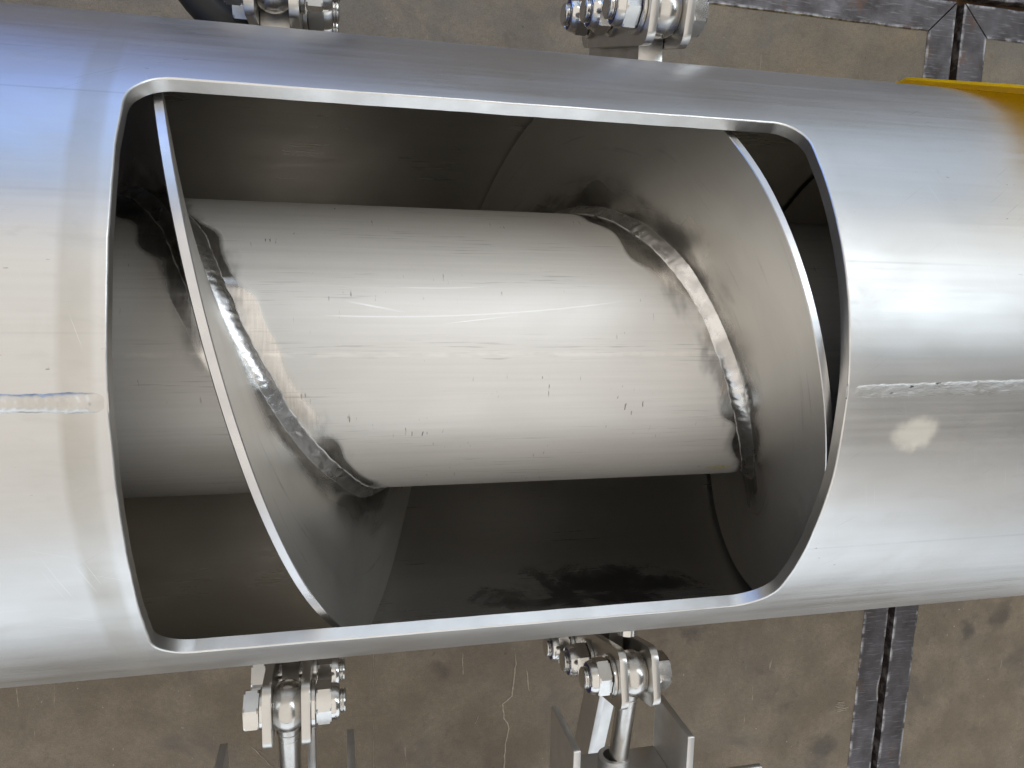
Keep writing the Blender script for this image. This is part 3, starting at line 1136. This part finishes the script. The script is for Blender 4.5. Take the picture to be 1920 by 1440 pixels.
def bracket(xc, label, ear):
    root = empty('support_bracket', (xc, -0.66, FLOOR_Z))
    tag(root, label, 'bracket', 'support brackets on the near side of the tube')
    off = Vector((-xc, 0.66, -FLOOR_Z))
    w = 0.0425
    top, bot, yin, yout = 0.022, -0.035, -0.2745, -0.70
    for s in (-1, 1):
        x = xc + s * w
        pts = round_poly([(yin, top), (yin, bot), (yout, bot), (yout, top)], [0.0015, 0.002, 0, 0], 3)
        link('gusset', bm_mesh('gusset', poly_prism(pts, x - 0.0026, x + 0.0026, 0.0005)), M['bracket'], root, off)
    a, b = xc - w + 0.0028, xc + w - 0.0028
    link('back_plate', box_mesh('back_plate', (a, -0.3235, bot + 0.001), (b, -0.3175, top - 0.004), 0.0005), M['bracket'], root, off)
    if ear:
        pts = round_poly([(-0.365, 0.012), (-0.3095, 0.012), (-0.3095, 0.017), (-0.365, 0.017)], 0.001, 2)
        link('flange', bm_mesh('flange', poly_prism(pts, xc + w + 0.0028, xc + w + 0.062, 0.0006)), M['bracket'], root, off)
        # weld blob at the gusset corner
        vs, fs = lathe_x([(0, 0.0008), (0.002, 0.0052), (0.006, 0.0066), (0.012, 0.0060), (0.017, 0.0036), (0.019, 0.0008)], 24)
        vs = [(xc + w + 0.003 + c * (1 + 0.2 * noise.noise(Vector((a * 400, b * 400, c * 400)))), -0.303 - a, 0.018 + b * 0.8) for (a, b, c) in vs]
        link('weld_blob', mesh_py('weld_blob', vs, fs, 80), M['weld'], root, off)
    # ring socket that takes the rod
    vs, fs = lathe_x([(0, 0.0082), (0.0, 0.0112), (0.0008, 0.0122), (0.009, 0.0122), (0.009, 0.0082), (0.0, 0.0082)], 40, False)
    vs = [(xc + c, -0.3085 - a, -0.0165 + b) for (a, b, c) in vs]
    link('socket_ring', mesh_py('socket_ring', vs, fs, 35), M['bracket'], root, off)
    # brace running outwards and down behind the rod
    if ear:
        bm = poly_prism([(-0.255, -0.074), (-0.255, -0.108), (-0.70, -0.262), (-0.70, -0.222)], xc + 0.015, xc + 0.0205, 0.0008)
        link('brace', bm_mesh('brace', bm), M['bracket'], root, off)
        bm = poly_prism([(-0.255, -0.102), (-0.255, -0.108), (-0.70, -0.262), (-0.70, -0.255)], xc + 0.0207, xc + 0.045, 0.0008)
        link('brace', bm_mesh('brace', bm), M['bracket'], root, off)
    else:
        bm = poly_prism([(-0.245, -0.030), (-0.245, -0.060), (-0.70, -0.20), (-0.70, -0.150)], xc + 0.0125, xc + 0.0180, 0.0008)
        link('brace', bm_mesh('brace', bm), M['bracket'], root, off)
    link('post', box_mesh('post', (xc - 0.035, -0.70, FLOOR_Z), (xc + 0.035, -0.64, bot - 0.001), 0.002), M['bracket'], root, off)
    return root


# ------------------------------------------------------------------ floor
def build_floor():
    c, s = math.cos(FLOOR_ROT), math.sin(FLOOR_ROT)
    root_me = box_mesh('floor', (-6, -6, -0.30), (7, 6, -0.060), 0)
    root = link('floor', root_me, M['dirt'])
    root.location = (0, 0, FLOOR_Z)
    root.rotation_euler = (0, 0, FLOOR_ROT)
    tag(root, kind='structure')
    GX0, GX1, GY0, GY1 = 0.7590, 0.7705, 0.4185, 0.4270
    W = 0.040
    far = 5.5

    def slab(x0, x1, y0, y1):
        o = link('concrete_slab', box_mesh('concrete_slab', (x0, y0, -0.060), (x1, y1, 0.0), 0.0), M['concrete'], root)
        return o

    slab(-far, GX0 - W + 0.001, -far, GY0 - W + 0.004)
    slab(GX1 + W - 0.003, far, -far, GY0 - W + 0.004)
    slab(-far, GX0 - W + 0.001, GY1 + W, far)
    slab(GX1 + W, far, GY1 + W, far)

    def bar(p, name='edge_bar'):
        """four corners: long side p0->p1 and opposite long side p3->p2"""
        p = [Vector(q) for q in p]
        L = max((p[1] - p[0]).length, (p[2] - p[3]).length)
        n = int(L / 0.005)
        fr = (0.0, 0.0, 0.03, 0.13, 0.87, 0.97, 1.0, 1.0)
        zz = (-0.05, 0.0006, 0.0014, 0.0014, 0.0014, 0.0014, 0.0006, -0.05)
        ed = (0, 0, 0, 0.006, 0.006, 0, 0, 0)
        vs, fs, at = [], [], []
        for i in range(n + 1):
            t = i / n
            a, b = p[0] + (p[1] - p[0]) * t, p[3] + (p[2] - p[3]) * t
            w = (b - a).normalized()

            def chip(c, k):
                return noise.noise(Vector((c.x * 40, c.y * 40, 2.2 + k))) * 0.0007 + max(0, noise.noise(Vector((c.x * 16, c.y * 16, 8.2 + k))) - 0.30) * 0.010
            a2, b2 = a + w * chip(a, 0), b - w * chip(b, 5)
            for f, z, e_ in zip(fr, zz, ed):
                q = a2 + (b2 - a2) * f
                vs.append((q.x, q.y, z))
                at.append(e_)
        m = len(fr)
        for i in range(n):
            for j in range(m - 1):
                k = i * m + j
                fs.append((k, k + 1, k + m + 1, k + m))
        fs.append(tuple(range(m)))
        fs.append(tuple(n * m + j for j in range(m))[::-1])
        me = mesh_py(name, vs, fs, 30)
        bm = bmesh.new()
        bm.from_mesh(me)
        bmesh.ops.recalc_face_normals(bm, faces=bm.faces)
        bm.to_mesh(me)
        bm.free()
        a_ = me.attributes.new('edge', 'FLOAT', 'POINT')
        a_.data.foreach_set('value', at)
        finish(me, 30)
        return link(name, me, M['iron'], root)

    e = 0.0012
    a0, a1 = GX0 - W, GX0
    b0, b1 = GX1, GX1 + W
    y0, y1 = GY0 - W, GY0
    z0, z1 = GY1, GY1 + W
    NB, FB = -0.95, 1.2
    # near-left slab: right edge and far edge, mitred
    bar([(a0, NB), (a0, y0 - e), (a1, y1 - e), (a1, NB)])
    bar([(-0.3, y0), (a0 - e, y0), (a1 - e, y1), (-0.3, y1)])
    # near-right slab
    bar([(b0, NB), (b0, y1 - e), (b1, y0 - e), (b1, NB)])
    bar([(b1 + e, y0), (1.5, y0), (1.5, y1), (b0 + e, y1)])
    # far slabs
    bar([(-0.3, z0), (a1 - e, z0), (a0 - e, z1), (-0.3, z1)])
    bar([(b0 + e, z0), (1.5, z0), (1.5, z1), (b1 + e, z1)])
    bar([(a0, z1 + e), (a0, FB), (a1, FB), (a1, z0 + e)])
    bar([(b0, z0 + e), (b0, FB), (b1, FB), (b1, z1 + e)])

    for (q0, q1) in (((GX0 - 0.002, -0.95), (GX1 + 0.002, 1.2)), ((-0.3, GY0 - 0.002), (GX0 - 0.003, GY1 + 0.002)), ((GX1 + 0.003, GY0 - 0.002), (1.5, GY1 + 0.002))):
        nx, ny = max(2, int((q1[0] - q0[0]) / 0.003)), max(2, int((q1[1] - q0[1]) / 0.003))
        vs = [(q0[0] + (q1[0] - q0[0]) * i / nx, q0[1] + (q1[1] - q0[1]) * j / ny, 0) for i in range(nx + 1) for j in range(ny + 1)]
        vs = [(x, y, -0.013 + 0.004 * noise.noise(Vector((x * 60, y * 60, 1))) + 0.003 * noise.noise(Vector((x * 260, y * 260, 4)))) for x, y, z in vs]
        fs = [(i * (ny + 1) + j, (i + 1) * (ny + 1) + j, (i + 1) * (ny + 1) + j + 1, i * (ny + 1) + j + 1) for i in range(nx) for j in range(ny)]
        link('joint_dirt', mesh_py('joint_dirt', vs, fs, 60), M['dirt'], root)

    # pale cracks and scrapes filled with grit, lying on the slab
    def streak(pts, w, name='pale_crack'):
        vs, fs = [], []
        out = []
        for i in range(len(pts) - 1):
            a, b = Vector(pts[i]), Vector(pts[i + 1])
            k = max(2, int((b - a).length / 0.0018))
            for q in range(k):
                out.append(a + (b - a) * q / k)
        out.append(Vector(pts[-1]))
        n = len(out)
        for i, p in enumerate(out):
            d = (out[min(n - 1, i + 1)] - out[max(0, i - 1)]).normalized()
            nr = Vector((-d.y, d.x))
            ww = w * (0.55 + 0.75 * abs(noise.noise(Vector((p.x * 240, p.y * 240, 1))))) * min(1, 0.25 + i / n * 6, 0.25 + (n - i) / n * 6)
            p = p + nr * 0.0012 * noise.noise(Vector((p.x * 130, p.y * 130, 6)))
            for q in (-1, 1):
                vs.append((p.x + nr.x * ww * q, p.y + nr.y * ww * q, 0.0006))
            vs.append((p.x, p.y, 0.0011))
        for i in range(n - 1):
            a = 3 * i
            fs.append((a, a + 2, a + 5, a + 3))
            fs.append((a + 2, a + 1, a + 4, a + 5))
        return link(name, mesh_py(name, vs, fs, 60), M['pale'], root)

    streak([(0.1994, -0.4298), (0.2017, -0.4521), (0.1983, -0.4965), (0.1858, -0.5065), (0.1887, -0.5256), (0.1964, -0.5416), (0.192, -0.5601), (0.1912, -0.5984), (0.1935, -0.66)], 0.0011)
    streak([(0.2163, -0.4609), (0.2211, -0.4912)], 0.0008)
    streak([(0.1314, -0.4306), (0.1325, -0.4607)], 0.0007)
    streak([(0.0192, -0.40), (0.0200, -0.47)], 0.00035)
    streak([(0.0202, -0.50), (0.0207, -0.62)], 0.00035)
    streak([(-0.1266, -0.5293), (-0.1021, -0.5606)], 0.0007)
    streak([(-0.112, -0.541), (-0.118, -0.536)], 0.0004)
    streak([(0.155, -0.520), (0.150, -0.530)], 0.0006)
    # splash of pale paint beside the edge bar
    for k in range(7):
        y = -0.5560 - k * 0.0022
        x = 0.6885 + random.uniform(-0.004, 0.006)
        streak([(x, y), (x + random.uniform(0.012, 0.022), y + random.uniform(-0.001, 0.001))], 0.0007, 'paint_splash')
    return root


# ------------------------------------------------------------------ build everything
LUGS = [(-0.0612, -1, 'block'), (0.1755, -1, 'round'), (-0.0605, 1, 'block'), (0.1745, 1, 'block')]
build_floor()
build_tube()
build_screw()
clamp((-0.0612, -0.2315, 0.0), False, -1, 0.10, 0.20, 0.30, 'bolted link clamp at the near edge of the tube, left of the other near clamp')
clamp((0.1755, -0.2337, 0.0), True, -1, 0.26, 0.20, 0.30, 'bolted link clamp at the near edge, nuts facing left, gusset plates beside its rod')
clamp((-0.0605, 0.2085, 0.0), False, 1, 0.06, 0.20, 0.30, 'link clamp cut off by the top of the picture, beside the black hose')
clamp((0.1745, 0.2150, 0.0), True, 1, 0.24, 0.20, 0.30, 'link clamp at the far edge of the tube with three blue-ringed nuts facing left')
bracket(-0.0638, 'steel bracket under the left near clamp, only its two thin gusset edges showing', False)
bracket(0.1725, 'steel bracket with two upright gusset plates round the rod of the right near clamp', True)


def build_hose():
    pts = []
    for k in range(60):
        a = -0.9 * PI + 1.8 * PI * k / 59
        pts.append(Vector((-0.074 + 0.050 * math.sin(a) * 1.0, 0.262 - 0.066 * math.cos(a), -0.040 - 0.02 * math.cos(a))))
    vs, fs, seg, r = [], [], 18, 0.0115
    for i, p in enumerate(pts):
        d = (pts[min(59, i + 1)] - pts[max(0, i - 1)]).normalized()
        x = d.cross(Vector((0, 0, 1))).normalized()
        y = x.cross(d)
        for j in range(seg):
            a = 2 * PI * j / seg
            vs.append(tuple(p + x * r * math.cos(a) + y * r * math.sin(a)))
    for i in range(59):
        for j in range(seg):
            k = (j + 1) % seg
            fs.append((i * seg + j, i * seg + k, (i + 1) * seg + k, (i + 1) * seg + j))
    fs.append(tuple(range(seg)))
    fs.append(tuple(59 * seg + j for j in range(seg))[::-1])
    o = link('rubber_hose', mesh_py('rubber_hose', vs, fs, 60), M['rubber'])
    tag(o, 'black rubber hose loop behind the tube at the top left', 'hose')


def build_sheet():
    """stiff plastic sheet: stands on the floor behind the tube, leans in over its far side"""
    rows = [(0.205, 0.395), (0.185, 0.372), (0.16, 0.356), (0.137, 0.348), (0.10, 0.346), (0.07, 0.345), (0.045, 0.343), (0.022, 0.342),
            (0.0, 0.358), (-0.045, 0.395), (-0.07, 0.41), (-0.2, 0.42), (FLOOR_Z + 0.001, 0.42)]
    nx, th = 40, 0.0008
    vs, fs = [], []
    for side in (-1, 1):
        for (z, xl) in rows:
            for i in range(nx + 1):
                x = xl + (0.80 - xl) * i / nx
                zz = max(z, -0.06)
                y = 0.18221 + 0.017 * x - 0.273 * zz + 0.10 * max(0, x - 0.5) ** 2
                vs.append((x, y + side * th, z + (side * th * 0.27 if z > -0.06 else 0)))
    m = nx + 1
    k = len(rows) * m
    for i in range(len(rows) - 1):
        for j in range(nx):
            a = i * m + j
            fs.append((a, a + 1, a + m + 1, a + m))
            fs.append((k + a, k + a + m, k + a + m + 1, k + a + 1))
    for i in range(len(rows) - 1):
        a = i * m
        fs.append((a, a + m, k + a + m, k + a))
        a += nx
        fs.append((a, k + a, k + a + m, a + m))
    for j in range(nx):
        fs.append((j, k + j, k + j + 1, j + 1))
        a = (len(rows) - 1) * m + j
        fs.append((a, a + 1, k + a + 1, k + a))
    me = mesh_py('yellow_sheet', vs, fs, 40)
    bm = bmesh.new()
    bm.from_mesh(me)
    bmesh.ops.recalc_face_normals(bm, faces=bm.faces)
    bm.to_mesh(me)
    bm.free()
    finish(me, 40)
    o = link('yellow_sheet', me, M['yellow'])
    tag(o, 'thin yellow plastic sheet leaning on the far side of the tube at the right', 'plastic sheet')


build_hose()
build_sheet()
